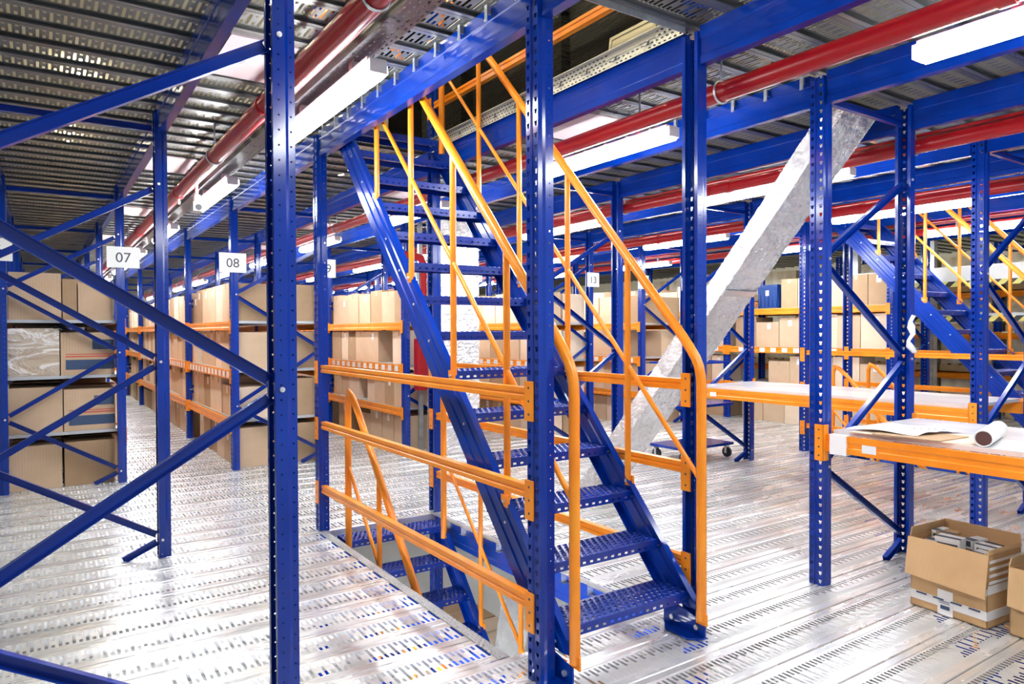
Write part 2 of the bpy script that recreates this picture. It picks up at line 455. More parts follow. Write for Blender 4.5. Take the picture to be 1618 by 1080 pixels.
# ------------------------------------------------------------------ stairs
SL = 1.102
def edge_y(z): return 2.165 + z/SL          # stringer top edge
def make_stair():
    st = empty('metal_stair')
    for sx, x in ((-1, 1.845), (1, 2.665)):
        # channel stringer following the flight
        ny, nz = SL, -1.0; n = math.hypot(ny, nz); d = Vector((0, 1, SL)).normalized(); nv = Vector((0, ny/n, nz/n))
        wdt = .185
        z0, z1 = 0.13, 2.95
        prof = [(0,0),(0,.045),(.006,.05),(.006,.075),(-.004,.083),(-.004,.1),(.006,.108),(.006,.135),(0,.14),(0,wdt)]
        fl = .035
        b = MB()
        line = [(-fl*1, 0)] + [(0,0),(0,.035),(.007,.042),(.007,.072),(0,.079),(0,.106),(.007,.113),(.007,.143),(0,.15),(0,wdt)] + [(-fl, wdt)]
        pts = []
        cl = []
        for a, t in line + [(q[0]-.004 if 0 < i < len(line)-1 else q[0], q[1] + (.004 if q[1] < .01 else (-.004 if q[1] > wdt-.01 else 0))) for i, q in reversed(list(enumerate(line)))]:
            cl.append((a, t))
        def at(a, t, zcut):
            base = Vector((x + sx*a*1.0, edge_y(0), 0)) + nv*t
            k = (zcut - base.z)/d.z
            return base + d*k
        m_ = len(cl); vs = [at(a, t, z0) for a, t in cl] + [at(a, t, z1) for a, t in cl]
        b.add(vs, [(i, (i+1) % m_, m_+(i+1) % m_, m_+i) for i in range(m_)] + [tuple(range(m_)), tuple(range(m_, 2*m_))])
        s_ = b.build('stringer', BLUEM, st)
        for k in range(1, 14):
            if k % 1 == 0:
                b = MB(); z = .2143*k - .05; y = edge_y(z)+.09
                b.tube([(x+sx*.006,y,z),(x+sx*.011,y,z)], .007, 8)
                b.build('bolt', STEEL, s_)
        # foot plate
        b = MB(); y = edge_y(0)
        y = 2.29; b.add([(x+q,yy,zz) for q in (-.004,.004) for yy, zz in ((y,.004),(y+.27,.004),(y+.27,.13),(y+.22,.13),(y,.085))], [(0,1,2,3,4),(9,8,7,6,5)]+[(i,(i+1)%5,5+(i+1)%5,5+i) for i in range(5)]); b.add([(x,y,.004),(x,y+.27,.004),(x-.07,y+.20,.004),(x-.07,y+.05,.004),(x,y,.011),(x,y+.27,.011),(x-.07,y+.20,.011),(x-.07,y+.05,.011)], [(0,1,2,3),(7,6,5,4),(0,1,5,4),(1,2,6,5),(2,3,7,6),(3,0,4,7)])
        fp = b.build('foot_plate', BLUEM, s_)
        b = MB()
        for yy in (y+.05, y+.21):
            b = MB(); b.tube([(x-.014*1, yy, .05),(x+.014, yy, .05)], .013, 10); b.build('bolt', STEEL, s_)
    W = .80
    tb = MB()
    tb.add([(0,0,0),(W,0,0),(W,.215,0),(0,.215,0)], [(0,1,2,3)])
    tb.add([(0,0,0),(W,0,0),(W,0,-.048),(0,0,-.048)], [(0,1,2,3)])
    tb.add([(0,0,-.048),(W,0,-.048),(W,.02,-.048),(0,.02,-.048)], [(0,1,2,3)])
    tb.add([(0,.215,0),(W,.215,0),(W,.215,-.04),(0,.215,-.04)], [(0,1,2,3)])
    tb.box(0,.003,0,.215,-.045,0); tb.box(W-.003,W,0,.215,-.045,0)
    nx = int(W/PX)
    for rw in range(6):
        yc = (rw+.5)*PY
        o_ = .5 if (rw/2+20) % 1 > .25 else 0
        for q in range(nx):
            xc = (q+.5-o_)*PX
            if xc < .02 or xc > W-.02 or yc > .2: continue
            r0, r1 = .0145, .0088
            vs = [(xc+r0*math.cos(t), yc+r0*math.sin(t), 0) for t in [2*math.pi*j/10 for j in range(10)]] + [(xc+r1*math.cos(t), yc+r1*math.sin(t), .0045) for t in [2*math.pi*j/10 for j in range(10)]]
            tb.add(vs, [(j, (j+1) % 10, 10+(j+1) % 10, 10+j) for j in range(10)], 0, True)
    t0 = tb.build('tread', TREADM, st, (1.855, 2.19+.1945, .2143))
    for k in range(2, 15):
        t = t0.copy(); COL.objects.link(t); t.parent = st; t.location = (1.855, 2.19+.1945*k, .2143*k)
    return st
stair = make_stair()
stair['_used'] = 1
tag(stair, 'blue steel stair with perforated treads rising from the deck in the middle of the photo', 'stair', 'blue steel stairs')
def hand(x, sx):
    f = lambda y: 1.355 + 1.072*(y-2.28)
    b = MB(); r = .024
    pts = [(x,2.30,.10),(x,2.30,1.22),(x,2.303,1.28),(x,2.315,1.33),(x,2.335,1.37),(x,2.365,1.41),(x,2.41,1.465)]
    pts += [(x,4.70,f(4.70)+.01),(x,4.82,f(4.82)-.01),(x,4.88,f(4.88)-.05),(x,4.905,f(4.88)-.12),(x,4.91,2.9)]
    b.tube(pts, r, 14); h = b.build('handrail', ORM, stair); tag(h, 'orange tubular handrail')
    for y in (2.81, 3.33, 3.84, 4.35):
        zb = (y-2.165)*SL-.02
        b = MB(); b.tube([(x,y,zb),(x,y,f(y)-.01)], .017, 12); b.build('stanchion', ORM, h)
        b = MB(); b.box(x-.006-.012*sx, x+.006-.012*sx, y-.03, y+.03, zb-.03, zb+.03); b.build('foot_bracket', ORM, h)
        b = MB(); b.tube([(x+sx*.02,y,zb),(x-sx*.03,y,zb)], .008, 8); b.build('bolt', STEEL, h)
    g = lambda y: .80 + 1.072*(y-2.326)
    b = MB(); b.tube([(x, 2.31, g(2.31)),(x,4.90,g(4.90))], .013, 10); b.build('mid_rail', ORM, h)
    b = MB(); b.box(x-.005, x+.005, 2.265, 2.33, .08, .135); b.build('foot_bracket', ORM, h)
hand(1.862, 1); hand(2.648, -1)
for dx, dz, nm in ((0,-3.03,'lower stair'),(STAIRDX,0,'second stair'),(STAIRDX,-3.03,'second lower stair')):
    c = dup(stair); c.location = (dx, 0, dz)
    tag(c, {'lower stair':'blue steel stair going down through the floor opening, only its top treads showing','second stair':'blue steel stair at the right edge behind the worktops','second lower stair':'blue steel stair going down below the second stair'}[nm])

# opening edges
for dx, nm in ((0,'near stair opening'),(STAIRDX,'second stair opening')):
    for x, s_ in ((1.775,'left'),(2.695,'right')):
        c = empty('opening_edge', (x+dx, 2.69, 0)); b = MB()
        b.box(*((-.045,.014) if s_=='left' else (-.014,.045)),0,2.5,.001,.004); b.build('slotted_strip', EDGE, c)
        b = MB(); b.prism(BP, (.05 if s_=='right' else -.03,0,-.10), (.05 if s_=='right' else -.03,2.5,-.10)); b.build('beam', BLUEM2, c)
        tag(c, 'slotted strip over blue edge beam, %s side of the %s' % (s_, nm), 'floor edge', 'floor edges of the stair openings')
    for x, s_ in ((1.80,'left'),(2.69,'right')):
        c = MB(); c.box(-.002,.002,0,2.74,0,.085); c.box(-.03,0,0,2.74,.083,.087)
        o = c.build('edge_angle', EDGEV, None, (x+dx, 2.45, 2.982)); tag(o, 'slotted edge angle, %s side of the ceiling opening above the %s' % (s_, nm.replace(' opening','')), 'edge angle', 'edge angles of the ceiling openings')
    c = MB(); c.box(0,.88,-.002,.002,0,.085); o = c.build('edge_angle', GALV, None, (1.80+dx, 2.43, 2.975)); tag(o, 'galvanised deck end strip across the ceiling above the foot of the %s' % nm.replace(' opening',''), 'edge angle', 'edge angles of the ceiling openings')
# deck clips hanging on the beam over the left side of the stair
cl = empty('deck_clip'); b = MB(); b.box(-.014,.018,0,.003,-.0,.04); b.box(-.018,-.014,-.010,.012,-.035,.04); b.build('plate', GALV, cl)
b = MB(); b.tube([(-.022,.003,-.03),(-.016,.003,-.03)], .006, 8); b.build('bolt', STEEL, cl)
n = 0
for x in (1.75, 3.80):
    for k in range(11):
        place(cl, (x-.005, 2.52+.25*k, 2.965), 'small galvanised deck clip on the blue beam above the %s, %s from the camera' % ('near stair' if x < 2 else 'foil duct', ORD[k]), 'clip', 'small deck clips on the ceiling beams')

# ------------------------------------------------------------------ ceiling services
LX = [1.27, 3.15, 5.05, 7.13, 9.12]; PXX = [1.04, 2.95, 4.92, 6.97, 9.3]
AN = ['left aisle','near stair aisle','near worktop aisle','long worktop aisle','second stair aisle']
lamp = empty('fluorescent_lamp')
b = MB(); b.box(-.045,.045,0,1.40,.05,.072); b.box(-.042,.042,-.02,.0,.0,.06); b.box(-.042,.042,1.40,1.42,.0,.06); b.build('housing', WHITE, lamp)
b = MB(); b.prism([(-.052,.044),(-.055,.012),(-.035,-.012),(.035,-.012),(.055,.012),(.052,.044)], (0,.002,0), (0,1.398,0)); b.build('diffuser', TUBE, lamp)
b = MB(); b.box(-.02,.02,.25,1.06,.072,.08); b.box(-.02,.02,.25,.29,.08,.135); b.box(-.02,.02,1.02,1.06,.08,.135); b.build('hanger', GALV, lamp)
for a, x in enumerate(LX):
    for k in range(-1, 9):
        if k == -1 and a not in (0,1,2): continue
        y = 2.96 + 2.83*k
        place(lamp, (x, y, 2.655), 'lit fluorescent strip light in the %s, %s' % (AN[a], 'over the camera side' if k < 0 else ORD[k]+' from the camera'), 'lamp', 'fluorescent strip lights')
tray = empty('cable_tray'); b = MB(); b.box(-.06,.06,0,27,0,.003); b.box(-.062,-.059,0,27,0,.045); b.box(.059,.062,0,27,0,.045); b.build('channel', TRAYM, tray)
for k in range(10):
    b = MB(); b.tube([(.0,.9+2.83*k,.002),(.0,.9+2.83*k,.215)], .006, 8); b.build('hanger_rod', GALV, tray)
pipe = empty('sprinkler_pipe'); b = MB(); b.tube([(0,0,0),(0,28,0)], .05, 20); b.build('pipe', RED, pipe)
for k in range(10):
    y = .6+2.83*k
    b = MB(); b.tube([(.056*math.cos(t), y, .056*math.sin(t)) for t in [2*math.pi*j/16 for j in range(17)]], .006, 8); b.tube([(0,y,.055),(0,y,.24)], .006, 8); b.build('clamp', GALV, pipe)
    b = MB(); b.tube([(0,y+1.5,0),(0,y+1.56,0)], .056, 20); b.build('coupling', RED, pipe)
    if k == 2:
        b = MB(); b.tube([(0,y+1.53,-.05),(0,y+1.53,-.10)], .012, 8); b.build('sprinkler_head', WHITE, pipe)
for a in range(5):
    place(tray, (LX[a], -.5, 2.79), 'slotted galvanised cable tray above the strip lights of the %s' % AN[a], 'cable tray', 'cable trays')
    place(pipe, (PXX[a], -1, 2.735), 'red sprinkler pipe under the ceiling of the %s' % AN[a], 'pipe', 'red sprinkler pipes')
    c = MB(); c.tube([(0,0,0),(0,25,0)], .012, 8); o = c.build('cable_conduit', RED if a else newmat('dark_red_conduit',(.2,.02,.02),.5), None, (LX[a]-.10, -.5, 2.81)); tag(o, 'thin conduit beside the cable tray of the %s' % AN[a], 'conduit', 'thin conduits')
pb = MB(); pb.box(-.17,.17,0,.62,0,.012); pan = pb.build('shield_panel', PINK)
for a, x in enumerate((.99, 3.32, 5.35, 7.3)):
    for k in range(4):
        place(pan, (x, 3.72+2.88*k, 2.995), 'flat pale pinkish panel under the ceiling above the %s, %s from the camera' % (AN[a], ORD[k]), 'panel', 'pale panels above the pipes')
cc = empty('security_camera'); b = MB(); b.tube([(0,0,.10),(0,0,.23)], .012, 10); b.tube([(0,0,.04),(0,0,.11)], .03, 14); b.build('bracket', WHITE, cc)
b = MB(); b.box(-.04,.04,-.09,.07,-.03,.04); b.build('housing', WHITE, cc)
b = MB(); b.tube([(0,-.092,.0),(0,-.086,.0)], .026, 14); b.build('lens', BLACK, cc)
place(cc, (1.10, 6.3, 2.53), 'white security camera hanging beside the red pipe in the left aisle', 'camera', 'security cameras')
place(cc, (1.10, 8.6, 2.53), 'white security camera further down the left aisle near sign 07', 'camera', 'security cameras')

# ------------------------------------------------------------------ cartons
def carton(name, W, Dp, H, mat, seam=True, lab=True, tape=True):
    """W along X, Dp along Y, origin at min corner"""
    c = empty(name) if lab or tape else None
    b = MB(); e = .004
    b.box(0, W, 0, Dp, 0, H-.004); b.box(.002, W-.002, .001, Dp/2-.0015, H-.004, H); b.box(.002, W-.002, Dp/2+.0015, Dp-.001, H-.004, H)
    if not c: return b.build(name, mat)
    b.build('carton', mat, c)
    if tape:
        b = MB(); b.box(-.001, W+.001, Dp/2-.025, Dp/2+.025, H, H+.001); b.box(-.001, 0, Dp/2-.025, Dp/2+.025, H-.07, H+.001); b.build('tape', TAPE, c)
    if lab:
        b = MB(); b.box(-.0015, 0, Dp*.35, Dp*.35+.07, H*.72, H*.72+.09); b.build('paper_label', LABEL, c)
    return c
FAR = [False]; FARB = MB(); FARP = {(1,3),(1,4),(2,2),(3,1),(4,1),(4,0)}
LEVN = ['standing on the deck','on the first shelf','on the second shelf','on the top shelf']
def box_row(p, xf, y0, y1, lev, zb, hmax, rackn, bay, gp, small=True, depth=.46, dirx=1, hole=.06):
    y = y0; k = 0
    while y < y1-.28:
        wd = random.choice((.30,.36,.40,.42,.44)); wd = min(wd, y1-y)
        if random.random() < hole or (p == 5 and lev == 3 and y < 7.52 and y+wd > 7.08): y += wd; k += 1; continue
        h = hmax*random.choice((1,1,1,.97,.93,.8))
        mat = random.choice((CART[0],CART[0],CART[1],CART[2]))
        dd = depth*random.uniform(.92,1)
        nm = 'cardboard_box'
        lab = random.random() < .5
        near = bay < 2
        x = xf+random.uniform(.0,.03)
        if FAR[0]:
            FARB.box(x, x+dd, y, y+wd-.008, zb, zb+h, CART.index(mat)); y += wd; k += 1; continue
        o = carton(nm, dd, wd-.008, h, mat, True, lab and near, near)
        o.location = (x, y, zb)
        size = 'tall' if h > hmax*.9 else 'low'
        tone = {'carton_board':'brown','carton_board_pale':'pale','carton_board_dark':'darker brown'}[mat.name]
        tag(o, '%s %s box, %s, %s bay, %s along, %s' % (size, tone, ['deck level','first shelf','second shelf','top shelf'][lev], ORD[bay], ORD[min(k,19)], rackn), 'box', gp)
        y += wd; k += 1
LEV = [0, .54, 1.09, 1.635]
shelf_p = MB(); shelf_p.box(0,.93,0,LB,-.03,0); 
shf = shelf_p.build('shelf_panel', GREY)
def rack(p, bays, levels, rackn, rear=False, fill=True, hts=None, hole=.06, first=0):
    x0, x1 = COLX[PAIR[p][0]], COLX[PAIR[p][1]]
    for bi in range(bays):
        r = first + bi; y = ROW[r]+.05
        for li, z in enumerate(levels):
            if z > 0:
                for s_ in ((0,1) if bi < 2 else (0,)):
                    xx = x0 - .0 if s_ == 0 else x1
                    o = place(rb, (xx, y, z-.055), 'orange shelf beam, %s, %s, %s bay, %s' % (LEVN[li].replace('on the ','').replace('shelf','level'), 'aisle side' if s_ == 0 else 'back side', ORD[bi], rackn), 'beam', 'orange shelf beams')
                    if s_: o.rotation_euler.z = math.pi; o.location.y = y+LB
                    if li == 2 and s_ == 0 and bi < 3:
                        b = MB()
                        for q in range(12): b.box(-.0265,-.0225,.12+q*.21,.12+q*.21+.10,-.035,.035)
                        b.build('price_labels', LABEL, o)
                o = place(shf, (x0+.02, y, z), 'grey steel shelf, %s, %s bay, %s' % (LEVN[li].replace('on the ','').replace('shelf','level'), ORD[bi], rackn), 'shelf', 'grey rack shelves')
            if fill:
                hm = hts[li]; FAR[0] = (p, bi) in FARP
                box_row(p, x0+.03, y+.02, y+LB-.02, li, z+.001, hm, rackn, bi, 'boxes on the %s' % rackn, hole=hole)
HT = [.44,.44,.43,.44]
def box_done(): tag(FARB.build('cardboard_box', CART), 'rows of brown cardboard boxes in the farthest bays of the shelving', 'box', kind='stuff')
rack(0, 3, LEV, 'shelving with sign 07', fill=False, first=2)
for bi in (0,1,2):
    for li, z in enumerate(LEV):
        FAR[0] = True; y_ = ROW[2+bi]+.05+(.45 if bi == 0 else 0)
        box_row(0, COLX[0]+.03, y_, ROW[3+bi]-.08, li, z+.001, .45, '', 0, ''); box_row(0, COLX[0]+.50, y_, ROW[3+bi]-.08, li, z+.001, .45, '', 0, '')
rack(1, 5, LEV, 'left shelving with sign 08', hts=HT, first=2)
for o in []: pass
rack(2, 3, LEV, 'shelving behind the near stair', hts=HT, first=2)
rack(3, 2, LEV, 'middle shelving with sign 13', hts=HT, first=2)
rack(4, 2, LEV, 'shelving behind the foil duct', hts=HT, first=2)
LEV5 = [0, .63, 1.24, 1.87]
rack(5, 3, LEV5, 'far right shelving', hts=[.50,.47,.50,.46], first=1, hole=.02)

box_done()
# boxes seen at the rack ends
def endbox(x0, x1, z, h, lab, mat=CART[0], y=8.16, d=.42, name='cardboard_box', tape=False, stripe=False):
    c = empty(name, (x0, y, z+.001)); b = MB(); W = x1-x0; b.box(0,W,0,d,0,h-.003); b.box(0,W/2-.002,.001,d-.001,h-.003,h); b.box(W/2+.002,W,.001,d-.001,h-.003,h)
    b.build('carton', mat, c)
    if tape: b = MB(); b.box(W/2-.02,W/2+.02,-.001,0,0,h*.35); b.build('tape', TAPE, c)
    if stripe:
        b = MB(); b.box(.04,W-.005,-.002,0,h*.13,h*.36); b.build('navy_band', NAVY, c)
        b = MB(); b.box(.04,W-.005,-.002,0,h*.42,h*.45); b.box(.04,W-.005,-.002,0,h*.48,h*.50); b.build('red_stripes', REDPR, c)
        b = MB(); b.box(W*.58,W-.01,-.002,0,h*.60,h*.83); b.build('printed_panel', NAVY, c)
    tag(c, lab, 'box', 'boxes at the rack ends'); return c
S7 = 'end of shelving 07'
endbox(-.23,.19,1.635,.45,'large plain brown box, top shelf left, '+S7, CART[0])
endbox(.33,.63,1.635,.36,'low brown box, top shelf right, '+S7, CART[0])
endbox(.20,.32,1.635,.40,'narrow half open brown box between two others, top shelf, '+S7, CART[2], d=.4)
endbox(-.24,.17,1.09,.46,'brown box wrapped in shiny stretch film, second shelf left, '+S7, FILM)
endbox(.18,.64,1.09,.42,'brown box printed with navy band and red stripes, second shelf, '+S7, CART[0], stripe=True)
endbox(-.24,.19,.54,.44,'plain brown box, first shelf left, '+S7, CART[0])
endbox(.20,.64,.54,.41,'brown box printed with navy band and red stripes, first shelf, '+S7, CART[0], stripe=True)
endbox(-.24,.18,0,.42,'plain brown box standing on the deck, left, '+S7, CART[0])
endbox(.20,.63,0,.43,'darker brown box standing on the deck, right, '+S7, CART[2])
def back_boxes(x0, x1, nm, lev=LEV, hs=(.45,.43,.42,.42), y=8.16):
    for i, (z, h) in enumerate(zip(lev, hs)):
        endbox(x0, x1, z, h, 'brown box, back half of end bay, %s, %s' % (['deck level','first shelf','second shelf','top shelf'][i], nm), random.choice(CART), y=y, d=.5)
back_boxes(2.30, 2.70, 'left shelving with sign 08'); back_boxes(4.35, 4.75, 'shelving behind the near stair')
back_boxes(6.40, 6.80, 'middle shelving with sign 13'); back_boxes(8.43, 8.85, 'shelving behind the foil duct')

# blue plastic bins
bn = empty('plastic_bin'); b = MB(); 
vs = []
for z, k in ((0,.9),(.34,1.0),(.34,1.04),(.38,1.04),(.38,.95),(.02,.87)):
    vs += [(sx*.29*k, sy*.19*k, z) for sx, sy in ((-1,-1),(1,-1),(1,1),(-1,1))]
fs = [(0,1,2,3)] + [(4*l+i, 4*l+(i+1)%4, 4*l+4+(i+1)%4, 4*l+4+i) for l in range(5) for i in range(4)] + [(20,21,22,23)]
b.add(vs, fs)
for q in range(5): b.box(-.285,-.265,-.16+q*.075,-.145+q*.075,.02,.34)
for q in range(7): b.box(-.24+q*.08,-.22+q*.08,-.19,-.172,.02,.34)
b.build('body', BIN, bn); b = MB(); b.box(-.291,-.285,-.03,.03,.2,.29); b.build('paper_label', LABEL, bn)
for (x, y, z, lab) in [(2.1,9.75,2.09,''),]: pass
# ------------------------------------------------------------------ aisle signs
def text_mesh(body, size):
    cu = D.curves.new('t', 'FONT'); cu.body = body; cu.size = size; cu.align_x = 'CENTER'; cu.align_y = 'CENTER'; cu.extrude = .0004
    o = D.objects.new('t', cu); COL.objects.link(o); bpy.context.view_layer.update()
    me = D.meshes.new_from_object(o.evaluated_get(bpy.context.evaluated_depsgraph_get())); D.objects.remove(o); return me
for num, x, y, z, wd in (('06', -.33, 8.03, 2.28, .28), ('07', .715, 8.03, 2.262, .29), ('08', 1.76, 8.03, 2.262, .28), ('9', 2.79, 8.03, 2.25, .24), ('10', 3.87, 8.03, 2.27, .2), ('11', 4.83, 8.03, 2.27, .2), ('12', 5.86, 8.03, 2.27, .22), ('13', 6.87, 8.03, 2.27, .23), ('14', 7.9, 8.03, 2.27, .23), ('15', 8.88, 8.03, 2.27, .23)):
    s_ = empty('aisle_sign', (x, y, z)); b = MB(); b.box(-wd/2, wd/2, -.003, 0, -.105, .105); b.build('sheet', PAPER, s_)
    me = text_mesh(num if num != '9' else '09', .14); me.materials.clear(); me.materials.append(INK)
    t = D.objects.new('number', me); COL.objects.link(t); t.parent = s_; t.rotation_euler = (math.pi/2,0,0); t.location = (.0,-.0038,-.008)
    tag(s_, 'white paper aisle sign reading %s on a blue rack post' % (num if num != '9' else '09'), 'sign', 'aisle number signs')

# ------------------------------------------------------------------ workbenches
def bench(x0, y0, y1, lab, sleeve=False):
    t = empty('workbench', (x0, y0, 0)); L = y1-y0
    for xx, s_ in ((0,1),(.97,-1)):
        b = MB(); pr = [(a, c) for a, c in RP]
        b.prism(pr if s_ > 0 else [(-a, c) for a, c in pr][::-1], (xx,.0,.845), (xx,L,.845)); 
        bo = b.build('beam', ORM, t)
        for yy, q in ((0,-1),(L,1)):
            b = MB(); xo = xx-.045*s_
            b.box(min(xo,xo+.006*s_), max(xo,xo+.006*s_), yy+(0 if q>0 else -.055), yy+(.055 if q>0 else 0), .74, .95)
            b.box(min(xo,xo+.05*s_), max(xo,xo+.05*s_), yy-.003, yy+.003, .74, .95); cn = b.build('connector', ORM, t)
            b = MB()
            for zz in (.77,.82,.87,.92): b.tube([(xo-.001*s_,yy+q*.028,zz),(xo,yy+q*.028,zz)], .006, 8)
            b.build('slot', INK, cn)
    b = MB(); b.box(.012,.96,.03,L-.03,.897,.922); b.build('worktop', WOOD, t)
    if sleeve:
        b = MB(); b.box(-.03,.03,L-.13,L-.03,.785,.90); b.build('white_sleeve', PAPER, t)
    b = MB(); b.box(-.0245,-.022,L-.30,L-.22,.815,.86); b.build('paper_label', LABEL, t)
    tag(t, lab, 'workbench'); return t
bench(3.83, -.35, 2.38, 'near white worktop on orange beams at the right edge with paper and cardboard on it', True)
bench(5.88, 2.48, 5.19, 'long white worktop on orange beams running back towards the blue trolley')
# upright back rail of the long bench
ZT = .9225
def flat(pts, z0, z1, name, mat, lab, cat):
    b = MB(); n = len(pts); b.add([(x,y,z0) for x,y in pts] + [(x,y,z1) for x,y in pts], [tuple(range(n))[::-1], tuple(range(n,2*n))] + [(i,(i+1)%n,n+(i+1)%n,n+i) for i in range(n)])
    o = b.build(name, mat); tag(o, lab, cat); return o
flat([(3.815,2.24),(3.83,1.72),(3.90,1.60),(4.22,1.66),(4.20,2.2)], ZT, ZT+.004, 'cardboard_sheet', CART[1], 'flat pale cardboard sheet lying on the near worktop', 'cardboard')
flat([(3.80,2.10),(3.82,1.76),(4.10,1.74),(4.16,2.15)], ZT+.005, ZT+.010, 'cardboard_sheet', CART[2], 'second cardboard sheet with dark edge on top of the flat one', 'cardboard')
b = MB(); N = 14; vs = []; fs = []
for i in range(N+1):
    for j in range(N+1):
        u, v = i/N, j/N; x = 3.86+.42*u+.03*v; y = 2.28-.38*v-.06*u; z = ZT+.014+.010*math.sin(u*5+v*3)*math.sin(v*4)+.008*abs(math.sin(u*9))
        vs.append((x,y,z))
for i in range(N):
    for j in range(N): a = i*(N+1)+j; fs.append((a,a+1,a+N+2,a+N+1))
b.add(vs, fs, 0, True); pz = b.build('drawing_sheet', PAPER); tag(pz, 'crumpled white paper sheet with a few ink marks on the near worktop', 'paper')
b = MB()
for q in range(5): b.box(4.02+.02*q,4.035+.02*q,1.98-.03*q,1.995-.028*q,ZT+.032,ZT+.033)
b.build('ink_marks', INK, pz)
rl = empty('paper_roll', (3.85,1.57,ZT+.042)); rl.rotation_euler.z = math.radians(14)
b = MB(); n = 20
for (ra, rb_) in ((.042,.036),):
    vs = []
    for x in (0,.48):
        for r in (ra, rb_): vs += [(x, r*math.cos(2*math.pi*j/n), r*math.sin(2*math.pi*j/n)) for j in range(n)]
    fs = []
    for j in range(n):
        k = (j+1) % n; fs += [(j,k,2*n+k,2*n+j),(n+j,n+k,3*n+k,3*n+j),(j,k,n+k,n+j),(2*n+j,2*n+k,3*n+k,3*n+j)]
    b.add(vs, fs, 0, True)
b.build('roll', PAPER, rl)
b = MB(); b.tube([(.002,0,0),(.47,0,0)], .034, 20); b.build('dark_core', newmat('dark_brown_core',(.09,.035,.03),.6), rl)
tag(rl, 'rolled white paper tube with dark open end on the near worktop', 'paper roll')
b = MB(); b.add([(4.72+.018*math.sin(i*1.3)+j*.035, 2.368-.02*math.cos(i*2+j), 1.60-.042*i) for i in range(7) for j in range(2)], [(2*i,2*i+1,2*i+3,2*i+2) for i in range(6)], 0, True)
cloth = b.build('hanging_cloth', PAPER); md = cloth.modifiers.new('s','SOLIDIFY'); md.thickness = .02; tag(cloth, 'crumpled white cloth hanging on the blue post above the near worktop', 'cloth')

# ------------------------------------------------------------------ open cartons on the deck
def open_box(loc, rz, W, Dp, H, lab, flapl=True, fill=False):
    """W across X, Dp along -Y; near corner on the left"""
    c = empty('open_carton', loc, rz); t = .006; b = MB()
    b.box(0,t,0,Dp,0,H); b.box(W-t,W,0,Dp,0,H); b.box(0,W,0,t,0,H); b.box(0,W,Dp-t,Dp,0,H); b.box(0,W,0,Dp,0,t); b.build('carton', KRAFT, c)
    def flap(p, q, dirv, ln, nm='flap'):
        p = Vector(p); q = Vector(q); d = Vector(dirv).normalized(); n = (q-p).cross(d).normalized()*.005
        vs = [p, q, q+d*ln*.94, p+d*ln*1.02]; vs2 = [v+n for v in vs]
        b = MB(); b.add(vs+vs2, [(0,1,2,3),(7,6,5,4),(0,1,5,4),(1,2,6,5),(2,3,7,6),(3,0,4,7)]); return b.build(nm, KRAFT, c)
    if flapl:
        flap((-.004,-.01,H),( -.004,Dp+.01,H),(-.16,0,-1),.21)
        flap((0,0,H),(W,0,H),(0,.1,.4),.02); flap((W,0,H),(W,Dp,H),(-.1,0,1),.06); flap((W,Dp,H),(0,Dp,H),(0,-.15,1),.055)
    else:
        flap((-.004,0,H),(-.004,Dp,H),(-.1,0,-1),.20); flap((W,Dp,H),(0,Dp,H),(0,-.2,1),.05)
        flap((0,-.004,H),(W,-.004,H),(0,-.3,-1),.16)
    if fill:
        b = MB()
        b.box(-.003,-.001,.0,Dp,.04,.085); b.box(-.003,-.001,0,Dp,.165,.20, 0, Matrix.Rotation(math.radians(0),4,'X')); b.box(0,W,-.003,-.001,.17,.215); b.box(0,W,-.003,-.001,.04,.085); b.build('printed_tape', LABEL, c)
        b = MB(); b.box(-.005,-.003,Dp*.42,Dp*.62,.0,.13); b.build('shipping_label', LABEL, c)
        b = MB()
        for q in range(4): b.box(-.0065,-.0032,.03+q*.09,.085+q*.09,.075,.083)
        b.box(-.0065,-.005,Dp*.46,Dp*.58,.03,.05); b.box(-.0065,-.005,Dp*.46,Dp*.6,.06,.063); b.box(-.0065,-.005,Dp*.46,Dp*.6,.07,.073); b.build('print', NAVY, c)
        b = MB()
        for q in range(4): b.box(W*.03,W*1.0,-.006,-.004,H-.03-.035*q-.014,H-.03-.035*q)
        b.build('film_bands', LABEL, c)
    tag(c, lab, 'box'); return c
BZ = math.radians(-5)
ob = open_box((3.915,1.575,.004), BZ, .32, .39, .37, 'open brown carton full of small boxes on the deck, flap hanging down', True, True)
open_box((3.93,1.19,.004), math.radians(-3), .38, .30, .33, 'open brown carton cut by the right edge of the photo', False)
sm = [(.02,.05,.10,.07,0),(.13,.03,.07,.10,1),(.05,.16,.08,.12,0),(.15,.15,.12,.06,1),(.03,.27,.11,.06,0),(.16,.25,.09,.09,2),(.21,.04,.07,.09,2),(.15,.33,.11,.035,0)]
Rz = Matrix.Rotation(BZ,4,'Z')
smc = [PAPER, WHITE, KRAFT]
for i, (x, y, a, c_, mi) in enumerate(sm):
    s_ = empty('small_box'); b = MB(); b.box(0,a,0,c_,0,.045+.012*(i%3)); b.build('carton', smc[mi], s_)
    b = MB(); b.box(-.001,0,.01,c_-.01,.01,.04); b.box(.0,a*.4,0.0,c_,.045+.012*(i%3),.046+.012*(i%3)); b.build('dark_print', INK, s_)
    p_ = Rz @ Vector((x,y,0)); s_.location = (3.915+p_.x, 1.575+p_.y, .316+.008*(i%4)); s_.rotation_euler.z = BZ + .15*((i%3)-1)
    tag(s_, 'small %s box, %s from the near corner inside the open carton' % (['white','white and black','brown'][mi], ORD[i]), 'small box', 'small boxes in the open carton')
